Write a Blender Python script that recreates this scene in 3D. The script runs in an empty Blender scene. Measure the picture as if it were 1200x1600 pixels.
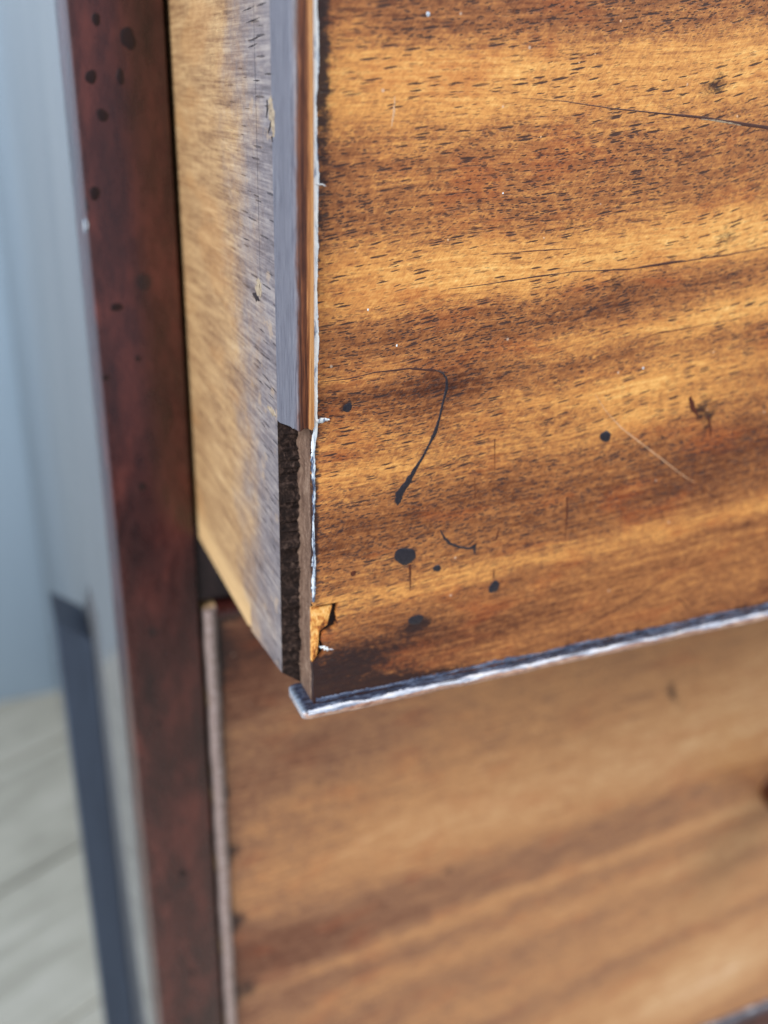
import bpy, bmesh, math, random
import numpy as np
from mathutils import Matrix, Vector

# ------------------------------------------------------------------ camera, light
# world: x runs right along the drawer fronts, y into the chest, z up; the origin
# is the lower left corner of the pulled-out drawer's front.  Lengths given in mm.
MM = 0.001
FPX = 1521.2166                                     # focal length in photo pixels (1600 px tall)
R = np.array([[0.92311946, 0.13241662, -0.36099349],
              [-0.38359816, 0.38187542, -0.84084696],
              [0.02651242, 0.91467863, 0.4033114]])
CAM = np.array([-45.97524, -137.08714, 101.65707])
scene = bpy.context.scene
COL = scene.collection
cd = bpy.data.cameras.new('camera')
cam = bpy.data.objects.new('camera', cd)
COL.objects.link(cam)
cd.sensor_fit = 'VERTICAL'
cd.sensor_height = 36
cd.lens = FPX / 1600 * 36
cd.clip_start = 0.01
cd.clip_end = 50
cam.matrix_world = Matrix.Translation(Vector(CAM * MM)) @ Matrix([list(r) for r in R]).to_4x4()
cd.dof.use_dof = True
cd.dof.focus_distance = 0.152
cd.dof.aperture_fstop = 10.5
scene.camera = cam

world = bpy.data.worlds.new('World')
scene.world = world
world.use_nodes = True
world.node_tree.nodes['Background'].inputs[0].default_value = (0.50, 0.60, 0.74, 1)
world.node_tree.nodes['Background'].inputs[1].default_value = 0.82

def area(name, loc, target, w, h, power, col):
    d = bpy.data.lights.new(name, 'AREA')
    d.shape = 'RECTANGLE'; d.size = w; d.size_y = h; d.energy = power; d.color = col
    o = bpy.data.objects.new(name, d); COL.objects.link(o)
    o.location = loc
    o.rotation_euler = (Vector(target) - Vector(loc)).to_track_quat('-Z', 'Y').to_euler()
    return o
area('window_light', (-1.35, -0.55, 0.75), (-0.15, 0.3, -0.1), 1.0, 1.3, 44.0, (0.93, 0.96, 1.0))
area('added_front_light', (1.2, -1.05, 1.35), (0.15, 0, -0.2), 1.2, 1.2, 34.0, (1.0, 0.96, 0.90))  # added, unseen lamp brightening the fronts from the right
scene.view_settings.view_transform = 'Standard'
scene.view_settings.look = 'None'
scene.view_settings.exposure = 0.0
scene.view_settings.gamma = 1.0
scene.cycles.max_bounces = 6

# ------------------------------------------------------------------ helpers
def at(px, py, ax, val):
    """the point (mm) where the line of sight through photo pixel (px,py) meets the plane axis ax = val"""
    r = R @ np.array([(px - 600) / FPX, -(py - 800) / FPX, -1.0])
    t = (val - CAM[ax]) / r[ax]
    return CAM + r * t

def lin(c):
    return tuple(((v / 255) / 12.92 if v / 255 <= 0.04045 else ((v / 255 + 0.055) / 1.055) ** 2.4) for v in c) + (1,)

class G:
    """small node-graph writer"""
    def __init__(s, name):
        s.m = bpy.data.materials.new(name); s.m.use_nodes = True
        s.t = s.m.node_tree; s.n = s.t.nodes; s.l = s.t.links
        s.b = s.n['Principled BSDF']
    def put(s, sock, v):
        if v is None: return
        if hasattr(v, 'is_linked'): s.l.new(v, sock)
        else: sock.default_value = v
    def math(s, op, a, b=None, c=None, clamp=False):
        n = s.n.new('ShaderNodeMath'); n.operation = op; n.use_clamp = clamp
        s.put(n.inputs[0], a); s.put(n.inputs[1], b); s.put(n.inputs[2], c)
        return n.outputs[0]
    def coord(s, scale=(1, 1, 1), loc=(0, 0, 0), src=None, rot=(0, 0, 0)):
        if src is None:
            src = s.n.new('ShaderNodeTexCoord').outputs['Object']
        m = s.n.new('ShaderNodeMapping'); s.l.new(src, m.inputs[0])
        m.inputs['Scale'].default_value = scale; m.inputs['Location'].default_value = loc
        m.inputs['Rotation'].default_value = rot
        return m.outputs[0]
    def noise(s, vec, scale=1, detail=3, rough=0.5, dist=0.0):
        n = s.n.new('ShaderNodeTexNoise'); s.l.new(vec, n.inputs['Vector'])
        n.inputs['Scale'].default_value = scale; n.inputs['Detail'].default_value = detail
        n.inputs['Roughness'].default_value = rough; n.inputs['Distortion'].default_value = dist
        return n.outputs[0]
    def voro(s, vec, scale=1, rnd=1.0):
        n = s.n.new('ShaderNodeTexVoronoi'); s.l.new(vec, n.inputs['Vector'])
        n.inputs['Scale'].default_value = scale; n.inputs['Randomness'].default_value = rnd
        return n.outputs['Distance'], n.outputs['Color']
    def ramp(s, fac, stops, interp='LINEAR'):
        n = s.n.new('ShaderNodeValToRGB'); n.color_ramp.interpolation = interp
        e = n.color_ramp.elements
        while len(e) < len(stops): e.new(0.5)
        for k, (p, c) in enumerate(stops):
            e[k].position = p; e[k].color = c if len(c) == 4 else tuple(c) + (1,)
        s.l.new(fac, n.inputs[0]); return n.outputs[0]
    def step(s, x, a, b):
        """0 below a, 1 above b (or the reverse when a > b)"""
        n = s.n.new('ShaderNodeMapRange'); n.clamp = True; n.interpolation_type = 'SMOOTHSTEP'
        s.put(n.inputs[0], x)
        if a < b: lo, hi, o0, o1 = a, b, 0, 1
        else: lo, hi, o0, o1 = b, a, 1, 0
        s.put(n.inputs[1], lo); s.put(n.inputs[2], hi); s.put(n.inputs[3], o0); s.put(n.inputs[4], o1)
        return n.outputs[0]
    def mix(s, fac, a, b, mode='MIX'):
        n = s.n.new('ShaderNodeMix'); n.data_type = 'RGBA'; n.blend_type = mode
        s.put(n.inputs[0], fac); s.put(n.inputs[6], a); s.put(n.inputs[7], b)
        return n.outputs[2]
    def sep(s, vec):
        n = s.n.new('ShaderNodeSeparateXYZ'); s.l.new(vec, n.inputs[0]); return n.outputs
    def attr(s, name):
        n = s.n.new('ShaderNodeAttribute'); n.attribute_name = name; return n.outputs
    def bump(s, h, dist=0.1, strength=1.0):
        n = s.n.new('ShaderNodeBump'); n.inputs['Distance'].default_value = dist * MM
        n.inputs['Strength'].default_value = strength; s.l.new(h, n.inputs['Height'])
        s.l.new(n.outputs[0], s.b.inputs['Normal'])
    def out(s, col=None, rough=None, spec=None, coat=None, coat_rough=None, ior=None):
        s.put(s.b.inputs['Base Color'], col); s.put(s.b.inputs['Roughness'], rough)
        s.put(s.b.inputs['Specular IOR Level'], spec); s.put(s.b.inputs['Coat Weight'], coat)
        s.put(s.b.inputs['Coat Roughness'], coat_rough); s.put(s.b.inputs['IOR'], ior)
        return s.m

def link(name, me, mats, parent=None):
    o = bpy.data.objects.new(name, me); COL.objects.link(o)
    for m in (mats if isinstance(mats, (list, tuple)) else [mats]): me.materials.append(m)
    o.parent = parent
    return o

def mesh(name, verts, faces, mats, parent=None, smooth=False, off=(0, 0, 0), mi=None):
    """verts in mm, in world axes; off = the thing's base in mm"""
    v = (np.array(verts, float) - np.array(off)) * MM
    me = bpy.data.meshes.new(name); me.from_pydata([tuple(p) for p in v], [], [tuple(f) for f in faces])
    bm = bmesh.new(); bm.from_mesh(me); bmesh.ops.recalc_face_normals(bm, faces=bm.faces); bm.to_mesh(me); bm.free()
    if mi is not None:
        for p, k in zip(me.polygons, mi): p.material_index = k
    if smooth:
        me.shade_smooth()
    return link(name, me, mats, parent)

def box(name, lo, hi, mat, parent=None, off=(0, 0, 0), bev=0.3, seg=2, wob=0.0, cuts=0):
    bm = bmesh.new(); bmesh.ops.create_cube(bm, size=1)
    lo = np.array(lo, float); hi = np.array(hi, float); c = (lo + hi) / 2 - np.array(off); d = hi - lo
    for v in bm.verts:
        v.co = Vector([(c[k] + v.co[k] * d[k]) * MM for k in range(3)])
    if bev:
        bmesh.ops.bevel(bm, geom=list(bm.edges), offset=bev * MM, segments=seg, affect='EDGES', profile=0.5)
    me = bpy.data.meshes.new(name); bm.to_mesh(me); bm.free()
    me.shade_smooth()
    o = link(name, me, mat, parent)
    if bev: me.set_sharp_from_angle(angle=math.radians(40))
    return o

def thing(name, label, cat, loc, group=None):
    o = bpy.data.objects.new(name, None); COL.objects.link(o); o.empty_display_size = 0.01
    o.location = Vector(loc) * MM; o['label'] = label; o['category'] = cat
    if group: o['group'] = group
    return o

def vnoise(x, z, seed, n=6):
    """cheap smooth value noise from a few sines"""
    r = np.random.RandomState(seed); s = 0 * x
    for _ in range(n):
        a = r.uniform(0, 2 * np.pi); f = r.uniform(0.5, 1.6)
        s = s + np.sin((np.cos(a) * x + np.sin(a) * z) * f + r.uniform(0, 6.28))
    return s / n ** 0.5

# dimensions (mm)
XS = -3.13          # outer face of the pulled-out drawer's side
REB = 7.45          # depth of the rebate for the bead
FR = 28.5           # thickness of the drawer front
PF = 75.0           # plane of the chest's front frame and of the closed drawer
W = 860.0           # width of a drawer front
HU = 196.0          # height of the upper drawer front
FLOOR = -400.0
BACK = 640.0

# ------------------------------------------------------------------ materials
def wood_front(name, strength=1.0, soft=False, tint=(1, 1, 1)):
    """figured veneer: coarse tone and grain coordinates come with the mesh, pores, ripple and wear from nodes"""
    g = G(name)
    tone = g.attr('tone')[2]
    grain = g.attr('grain')[1]                       # (along, across, 0) in mm
    # grain streaks
    st = g.noise(g.coord((0.035, 0.9, 1), src=grain), 1, 5, 0.62, 0.3)
    st2 = g.noise(g.coord((0.10, 2.6, 1), (7, 3, 1), src=grain), 1, 4, 0.6, 0.4)
    blot = g.noise(g.coord((0.10, 0.22, 1), (3, 9, 1), src=grain), 1, 5, 0.65, 0.6)
    mott = g.noise(g.coord((0.55, 1.1, 1), (5, 2, 4), src=grain), 1, 4, 0.7, 0.5)
    t = g.math('ADD', g.math('ADD', g.math('MULTIPLY_ADD', tone, 0.92, 0.015), -0.09 if not soft else 0.02), g.math('MULTIPLY', g.math('SUBTRACT', st, 0.5), 0.42))
    t = g.math('ADD', t, g.math('MULTIPLY', g.math('SUBTRACT', st2, 0.5), 0.50))
    t = g.math('ADD', t, g.math('MULTIPLY', g.math('SUBTRACT', blot, 0.5), 0.36))
    t = g.math('ADD', t, g.math('MULTIPLY', g.math('SUBTRACT', mott, 0.5), 0.62), clamp=True)
    # fine ripple across the grain (chatoyance)
    rip = g.noise(g.coord((3.4, 0.8, 1), (1, 4, 2), src=g.coord((1, 1, 1), src=grain, rot=(0, 0, 0.75))), 1, 2, 0.6, 0.4)
    t = g.math('ADD', t, g.math('MULTIPLY', g.math('SUBTRACT', rip, 0.5), 0.42), clamp=True)
    col = g.ramp(t, [(0.0, lin((58, 26, 14))), (0.20, lin((106, 60, 34))), (0.42, lin((160, 102, 58))),
                     (0.66, lin((212, 148, 80))), (0.86, lin((236, 180, 104))), (1.0, lin((248, 206, 140)))])
    if soft:
        col = g.ramp(t, [(0.0, lin((60, 32, 24))), (0.22, lin((104, 60, 40))), (0.42, lin((142, 100, 72))),
                         (0.60, lin((184, 130, 82))), (0.80, lin((206, 160, 112))), (1.0, lin((228, 198, 160)))])
    # reddish patches
    red = g.noise(g.coord((0.05, 0.12, 1), (13, 5, 2), src=grain), 1, 3, 0.6, 0.3)
    col = g.mix(g.math('MULTIPLY', g.step(red, 0.50, 0.72), 0.32 if not soft else 0.2), col, lin((168, 78, 34)), 'MIX')
    if not soft:
        # long pore dashes
        wv = g.n.new('ShaderNodeTexNoise'); g.l.new(g.coord((1.1, 1.6, 1), src=grain), wv.inputs['Vector'])
        wv.inputs['Scale'].default_value = 1; wv.inputs['Detail'].default_value = 3
        va = g.n.new('ShaderNodeVectorMath'); va.operation = 'MULTIPLY_ADD'
        g.l.new(wv.outputs['Color'], va.inputs[0]); va.inputs[1].default_value = (0.9, 0.22, 0); g.l.new(grain, va.inputs[2])
        src = g.coord((1, 1, 1), src=va.outputs[0], rot=(0, 0, -0.10))
        d1, c1 = g.voro(g.coord((0.30, 2.7, 1), src=src), 1)
        r1 = g.sep(c1)
        thr = g.math('MULTIPLY_ADD', r1[0], 0.62, -0.15)
        p1 = g.step(g.math('SUBTRACT', thr, d1), -0.03, 0.09)
        m1 = g.step(g.noise(g.coord((0.05, 0.14, 1), (2, 2, 9), src=grain), 1, 3, 0.6), 0.38, 0.50)
        p1 = g.math('MULTIPLY', p1, m1)
        d3, c3 = g.voro(g.coord((0.62, 4.2, 1), (4.4, 7.7, 0), src=src), 1)
        p3 = g.step(g.math('SUBTRACT', g.math('MULTIPLY_ADD', g.sep(c3)[0], 0.55, -0.14), d3), -0.03, 0.05)
        # short dots
        d2, c2 = g.voro(g.coord((1.05, 3.8, 1), (1.3, 2.2, 0), src=src), 1)
        p2 = g.step(g.math('SUBTRACT', g.math('MULTIPLY_ADD', g.sep(c2)[1], 0.66, -0.10), d2), -0.04, 0.10)
        m2 = g.step(g.math('ADD', tone, g.math('MULTIPLY', g.math('SUBTRACT', blot, 0.5), 0.6)), 0.80, 0.48)
        p2 = g.math('MULTIPLY', p2, g.math('MULTIPLY_ADD', m2, 0.78, 0.16))
        pore = g.math('MAXIMUM', p1, g.math('MAXIMUM', p2, g.math('MULTIPLY', p3, 0.5)))
        ox, oy, oz = g.sep(g.coord((1000, 1000, 1000)))
        fade = g.step(g.math('SUBTRACT', oz, g.math('MULTIPLY', ox, 0.22)), -2, 26)      # the veneer's lower edge is close-grained
        pore = g.math('MULTIPLY', pore, g.math('MULTIPLY_ADD', fade, 0.75, 0.25))
        pf = g.math('MULTIPLY', pore, 0.94)
        col = g.mix(pf, col, lin((48, 27, 26)))
    # dark grime where the tone attribute asks for it, speckles, pale dust specks
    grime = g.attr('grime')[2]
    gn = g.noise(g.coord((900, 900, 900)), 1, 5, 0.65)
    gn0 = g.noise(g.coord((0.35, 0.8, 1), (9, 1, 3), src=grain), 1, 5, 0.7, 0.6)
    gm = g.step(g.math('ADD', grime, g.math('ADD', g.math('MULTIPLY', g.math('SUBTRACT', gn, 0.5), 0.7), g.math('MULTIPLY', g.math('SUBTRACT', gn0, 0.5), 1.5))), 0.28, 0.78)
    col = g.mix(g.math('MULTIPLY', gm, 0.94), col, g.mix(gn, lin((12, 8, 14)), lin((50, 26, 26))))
    dn, dc = g.voro(g.coord((260, 260, 260)), 1)
    sp = g.math('MULTIPLY', g.step(dn, 0.075, 0.045), g.step(g.sep(dc)[0], 0.72, 0.74))
    col = g.mix(g.math('MULTIPLY', sp, 0.55), col, lin((214, 190, 170)))
    dn2, dc2 = g.voro(g.coord((170, 170, 170), (3.3, 1.1, 2.2)), 1)
    sp2 = g.math('MULTIPLY', g.step(g.math('ADD', dn2, g.math('MULTIPLY', g.math('SUBTRACT', gn, 0.5), 0.2)), 0.16, 0.08), g.step(g.sep(dc2)[1], 0.84, 0.86))
    col = g.mix(g.math('MULTIPLY', sp2, 0.6), col, lin((78, 38, 26)))
    if tint != (1, 1, 1):
        col = g.mix(1.0, col, tuple(tint) + (1,), 'MULTIPLY')
    h = g.math('MULTIPLY_ADD', rip, 0.6, g.math('MULTIPLY', st2, 0.3))
    h = g.math('ADD', h, g.math('MULTIPLY', g.noise(g.coord((1500, 1500, 1500)), 1, 3), 0.25))
    if not soft:
        h = g.math('SUBTRACT', h, g.math('MULTIPLY', pore, 0.8))
        rough = g.math('MULTIPLY_ADD', pore, 0.25, g.math('MULTIPLY_ADD', mott, 0.25, 0.26))
    else:
        rough = g.math('MULTIPLY_ADD', mott, 0.2, 0.30)
    g.bump(h, 0.06 if not soft else 0.03, 1.0)
    return g.out(col, rough, 0.45)

M_front = wood_front('figured_veneer')
M_lower = wood_front('figured_veneer_lower', soft=True, tint=(0.97, 0.97, 1.0))

def m_side():
    """drawer side: bare yellow wood behind, varnished grey-violet wood near the front; grain runs back (y)"""
    g = G('drawer_side_wood')
    co = g.coord((1000, 1000, 1000))
    x, y, z = g.sep(co)
    long1 = g.noise(g.coord((1, 0.05, 0.45), src=co), 1, 5, 0.6, 0.4)
    long2 = g.noise(g.coord((1, 0.07, 2.2), (4, 2, 1), src=co), 1, 4, 0.6, 0.3)
    saw = g.noise(g.coord((1, 0.40, 1.1), (0, 3, 8), src=co, rot=(0.22, 0, 0)), 1, 6, 0.75, 0.3)
    t = g.math('ADD', g.math('MULTIPLY', long1, 0.35), g.math('MULTIPLY_ADD', long2, 0.36, g.math('MULTIPLY', saw, 0.30)))
    bare = g.ramp(t, [(0.34, lin((96, 66, 42))), (0.45, lin((142, 106, 70))), (0.57, lin((180, 144, 100))), (0.75, lin((212, 184, 144)))])
    org = g.step(g.noise(g.coord((1, 0.03, 0.10), (3, 1, 5), src=co), 1, 3), 0.54, 0.66)
    bare = g.mix(g.math('MULTIPLY', org, 0.28), bare, lin((176, 124, 70)))
    grey = g.ramp(t, [(0.34, lin((72, 62, 62))), (0.48, lin((116, 106, 108))), (0.64, lin((166, 154, 148)))])
    # dark open pores in the front part
    d, c = g.voro(g.coord((0.001, 0.12, 1.9), src=co, rot=(0.05, 0, 0)), 1)
    por = g.step(g.math('SUBTRACT', g.math('MULTIPLY_ADD', g.sep(c)[0], 0.55, -0.24), g.math('ADD', d, g.math('MULTIPLY_ADD', saw, 0.24, -0.12))), -0.02, 0.06)
    grey = g.mix(g.math('MULTIPLY', por, 0.7), grey, lin((34, 28, 36)))
    tan = g.step(g.noise(g.coord((1, 0.16, 0.22), (8, 4, 5), src=co), 1, 4, 0.6), 0.60, 0.68)
    grey = g.mix(g.math('MULTIPLY', tan, 0.55), grey, lin((176, 150, 124)))
    edge = g.math('ADD', y, g.math('MULTIPLY', g.math('SUBTRACT', g.noise(g.coord((1, 0.07, 0.07), (1, 9, 3), src=co), 1, 6, 0.72), 0.5), 44))
    k = g.step(edge, 10, 42)
    low = g.math('MULTIPLY', g.step(z, 9, 4), g.step(y, 28.2, 28.8))      # bottom strip cut clean at the joint
    k = g.math('MAXIMUM', k, low)
    col = g.mix(k, grey, bare)
    col = g.mix(g.math('MULTIPLY', low, 0.6), col, lin((214, 176, 124)))
    # scribed line
    ln = g.step(g.math('ABSOLUTE', g.math('SUBTRACT', y, 15.6)), 0.16, 0.08)
    ln = g.math('MULTIPLY', ln, g.step(z, 62, 80))
    col = g.mix(g.math('MULTIPLY', ln, 0.65), col, lin((44, 36, 44)))
    h = g.math('ADD', g.math('MULTIPLY', long2, 0.5), g.math('ADD', g.math('MULTIPLY', saw, 0.7), g.math('MULTIPLY', por, -0.8)))
    h = g.math('SUBTRACT', h, ln)
    g.bump(h, 0.12, 1.0)
    rough = g.math('MULTIPLY_ADD', k, 0.30, 0.36)
    return g.out(col, rough, 0.5)
M_side = m_side()

def m_bead():
    g = G('cockbead_wood')
    co = g.coord((1000, 1000, 1000))
    x, y, z = g.sep(co)
    a = g.noise(g.coord((3.2, 3.2, 0.05), src=co), 1, 4, 0.6, 0.2)
    b = g.noise(g.coord((7, 7, 0.25), (3, 2, 1), src=co), 1, 3, 0.6)
    t = g.math('ADD', g.math('MULTIPLY', a, 0.7), g.math('MULTIPLY', b, 0.35))
    # the worn crest is paler than the flanks
    crest = g.step(x, -1.6, -0.6)
    t = g.math('ADD', t, g.math('MULTIPLY_ADD', crest, 0.30, -0.12))
    col = g.ramp(t, [(0.34, lin((52, 26, 18))), (0.5, lin((104, 58, 34))), (0.66, lin((190, 128, 76))), (0.85, lin((232, 184, 128)))])
    flank = g.step(g.math('ADD', x, g.math('MULTIPLY', g.math('SUBTRACT', g.noise(g.coord((1, 1, 0.25), src=co), 1, 5, 0.7), 0.5), 1.0)), -2.35, -2.95)
    fl = g.ramp(g.math('ADD', g.math('MULTIPLY', b, 0.6), g.math('MULTIPLY', a, 0.4)), [(0.34, lin((60, 56, 64))), (0.46, lin((98, 96, 106))), (0.58, lin((120, 118, 126))), (0.8, lin((150, 148, 150)))])
    f2 = g.noise(g.coord((2, 5, 0.04), (3, 8, 1), src=co), 1, 4, 0.7)
    fl = g.mix(g.math('MULTIPLY', g.step(f2, 0.56, 0.66), 0.45), fl, lin((54, 52, 66)))
    col = g.mix(flank, col, fl)
    g.bump(g.math('ADD', a, g.math('MULTIPLY', b, 0.6)), 0.06, 1.0)
    return g.out(col, g.math('MULTIPLY_ADD', b, 0.2, 0.22), 0.5)
M_bead = m_bead()

def m_bead_bottom(name, lower=False):
    g = G(name)
    co = g.coord((1000, 1000, 1000))
    a = g.noise(g.coord((0.05, 3.0, 3.0), src=co), 1, 4, 0.6, 0.2)
    b = g.noise(g.coord((0.45, 1.6, 1.6), (3, 2, 1), src=co), 1, 4, 0.65)
    t = g.math('ADD', g.math('MULTIPLY', a, 0.5), g.math('MULTIPLY', b, 0.5))
    if lower:
        col = g.ramp(t, [(0.35, lin((92, 72, 66))), (0.52, lin((146, 126, 120))), (0.72, lin((190, 174, 168)))])
    else:
        col = g.ramp(t, [(0.35, lin((96, 62, 52))), (0.5, lin((168, 128, 108))), (0.66, lin((214, 180, 158)))])
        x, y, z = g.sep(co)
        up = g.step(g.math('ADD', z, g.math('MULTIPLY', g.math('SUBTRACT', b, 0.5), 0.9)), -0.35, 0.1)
        dk = g.ramp(b, [(0.38, lin((26, 27, 38))), (0.56, lin((60, 66, 86))), (0.72, lin((140, 154, 176)))])  # slate top with pale flecks: sky reflection put into the colour
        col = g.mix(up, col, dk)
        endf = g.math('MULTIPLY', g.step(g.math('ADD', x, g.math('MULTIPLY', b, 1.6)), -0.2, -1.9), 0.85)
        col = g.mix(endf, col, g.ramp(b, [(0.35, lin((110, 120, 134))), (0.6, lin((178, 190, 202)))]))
    g.bump(b, 0.06, 1.0)
    return g.out(col, g.math('MULTIPLY_ADD', b, 0.3, 0.14), 0.5, 0.4, 0.12)
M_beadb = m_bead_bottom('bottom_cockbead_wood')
M_beadl = m_bead_bottom('lower_cockbead_wood', True)
M_beadf = m_simple('lower_bottom_bead_wood', [(0.3, lin((120, 104, 108))), (0.7, lin((196, 184, 184)))], (0.05, 2, 2), 0.25, 0.5) if False else M_beadl

def m_simple(name, stops, sc, rough=0.5, spec=0.5, bump=0.05, detail=4, coat=0.0, coat_rough=0.1, dist=0.3, spots=None, rv=0.1):
    g = G(name)
    co = g.coord((1000, 1000, 1000))
    a = g.noise(g.coord(sc, src=co), 1, detail, 0.62, dist)
    b = g.noise(g.coord(tuple(v * 3.7 for v in sc), (5, 3, 1), src=co), 1, 3, 0.6)
    t = g.math('ADD', g.math('MULTIPLY', a, 0.72), g.math('MULTIPLY', b, 0.28))
    col = g.ramp(t, stops)
    if spots:
        d, c = g.voro(g.coord((spots,) * 3, src=co), 1)
        s = g.math('MULTIPLY', g.step(g.math('ADD', d, g.math('MULTIPLY', b, 0.12)), 0.27, 0.15), g.step(g.sep(c)[0], 0.55, 0.6))
        col = g.mix(g.math('MULTIPLY', s, 0.75), col, lin((24, 16, 18)))
    g.bump(t, bump, 1.0)
    return g.out(col, g.math('MULTIPLY_ADD', b, rv, rough - rv / 2), spec, coat, coat_rough)

M_post = m_simple('dark_frame_wood', [(0.34, lin((38, 16, 16))), (0.5, lin((62, 28, 25))), (0.66, lin((92, 44, 37)))],
                  (0.12, 0.12, 0.04), 0.28, 0.6, 0.04, 5, spots=0.085, rv=0.2)
M_panel = m_simple('polished_side_wood', [(0.3, lin((92, 92, 94))), (0.7, lin((114, 114, 114)))], (0.03, 0.03, 0.006), 0.08, 0.5, 0.01, 3, rv=0.02)
M_panel.node_tree.nodes['Principled BSDF'].inputs['IOR'].default_value = 3.0
M_dark = m_simple('dark_wood_and_shade', [(0.3, lin((22, 16, 18))), (0.7, lin((52, 38, 38)))], (0.3, 0.3, 0.1), 0.6, 0.3)
M_rebate = m_simple('grimy_rebate_wood', [(0.30, lin((18, 13, 13))), (0.50, lin((46, 34, 30))), (0.62, lin((84, 66, 58))), (0.74, lin((150, 128, 114)))],
                    (1.1, 1.1, 0.9), 0.8, 0.2, 0.30, 6, dist=0.8)
M_floor_reb = m_simple('bare_rebate_edge_wood', [(0.30, lin((62, 44, 36))), (0.5, lin((108, 84, 70))), (0.7, lin((146, 122, 104)))],
                    (1.4, 0.9, 0.22), 0.75, 0.2, 0.20, 6, dist=0.5)
M_sub = m_simple('exposed_orange_wood', [(0.36, lin((84, 44, 24))), (0.44, lin((176, 102, 44))), (0.54, lin((226, 166, 88))), (0.68, lin((240, 206, 146)))],
                 (0.9, 0.9, 0.6), 0.5, 0.4, 0.15, 5, dist=0.6)
M_patch = m_simple('worn_pale_patch_wood', [(0.34, lin((96, 82, 70))), (0.5, lin((156, 138, 116))), (0.7, lin((184, 166, 142)))], (1.5, 0.8, 1.5), 0.7, 0.3, 0.1, 5)
M_raw = m_simple('plain_inner_wood', [(0.3, lin((140, 104, 66))), (0.7, lin((196, 164, 118)))], (0.3, 0.02, 0.3), 0.65, 0.3)
M_reshi = m_simple('pale_residue_and_highlight', [(0.34, lin((70, 76, 98))), (0.42, lin((150, 166, 190))), (0.48, lin((226, 234, 240))), (0.60, lin((244, 246, 246)))],
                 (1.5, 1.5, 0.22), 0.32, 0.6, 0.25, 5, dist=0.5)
M_beadhi = m_simple('painted_bead_highlight', [(0.36, lin((66, 68, 84))), (0.46, lin((136, 144, 162))), (0.56, lin((204, 206, 214))), (0.66, lin((216, 200, 190)))],
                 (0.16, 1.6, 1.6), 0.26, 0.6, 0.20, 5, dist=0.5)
M_ink = m_simple('dried_black_ink', [(0.3, lin((20, 18, 26))), (0.7, lin((48, 44, 52)))], (2, 2, 2), 0.34, 0.5, 0.1)
M_reshi2 = m_simple('flecked_residue_and_highlight', [(0.36, lin((40, 44, 60))), (0.46, lin((92, 104, 128))), (0.52, lin((196, 208, 220))), (0.62, lin((236, 240, 244)))], (2.0, 2.0, 0.35), 0.3, 0.6, 0.15, 5)
M_vline = m_simple('slate_varnish_sheen', [(0.36, lin((30, 32, 44))), (0.5, lin((66, 74, 96))), (0.64, lin((130, 142, 166)))], (0.25, 1.8, 1.8), 0.22, 0.6, 0.12, 5)
M_bl = m_simple('blackened_varnish', [(0.3, lin((22, 11, 12))), (0.7, lin((40, 20, 20)))], (2, 2, 2), 0.35, 0.4, 0.05)
M_crack = m_simple('dark_grain_crack', [(0.3, lin((52, 28, 24))), (0.7, lin((84, 52, 44)))], (2, 2, 2), 0.45, 0.4, 0.05)
M_stain = m_simple('brown_varnish_stain', [(0.3, lin((66, 30, 18))), (0.7, lin((92, 46, 30)))], (2, 2, 2), 0.4, 0.4, 0.05)
M_scr = m_simple('pale_scratch', [(0.3, lin((186, 140, 100))), (0.7, lin((216, 176, 140)))], (2, 2, 2), 0.5, 0.4, 0.05)
M_knob = m_simple('turned_knob_wood', [(0.3, lin((34, 14, 9))), (0.7, lin((92, 42, 18)))], (0.06, 0.2, 0.2), 0.2, 0.5, 0.03, coat=0.3)
M_wall = m_simple('blue_grey_painted_wall', [(0.30, lin((184, 206, 226))), (0.70, lin((196, 216, 236)))], (0.02, 0.02, 0.0015), 0.9, 0.2, 0.3, 3)
M_slate = m_simple('slate_blue_paint', [(0.3, lin((48, 56, 70))), (0.7, lin((64, 74, 90)))], (0.1, 0.1, 0.02), 0.5, 0.4, 0.05)
def m_floor():
    g = G('pale_floorboard')
    co = g.coord((1000, 1000, 1000))
    oi = g.n.new('ShaderNodeObjectInfo').outputs['Random']
    a = g.noise(g.coord((0.008, 0.09, 1), src=co), 1, 4, 0.6, 0.4)
    b = g.noise(g.coord((0.02, 0.03, 1), (2, 5, 1), src=co), 1, 3, 0.6)
    t = g.math('ADD', g.math('MULTIPLY', a, 0.5), g.math('ADD', g.math('MULTIPLY', b, 0.4), g.math('MULTIPLY', oi, 0.12)))
    col = g.ramp(t, [(0.3, lin((138, 134, 122))), (0.5, lin((170, 166, 153))), (0.75, lin((194, 190, 180)))])
    return g.out(col, 0.42, 0.4)
M_board = m_floor()

# ------------------------------------------------------------------ setting: wall and floor
o = box('wall', (-2500, BACK, FLOOR - 20), (2500, BACK + 60, 2000), M_wall, bev=0)
o['kind'] = 'structure'
fl = box('floor', (-2500, -1800, FLOOR - 40), (2500, BACK, FLOOR - 10), M_dark, bev=0)
fl['kind'] = 'structure'
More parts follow.
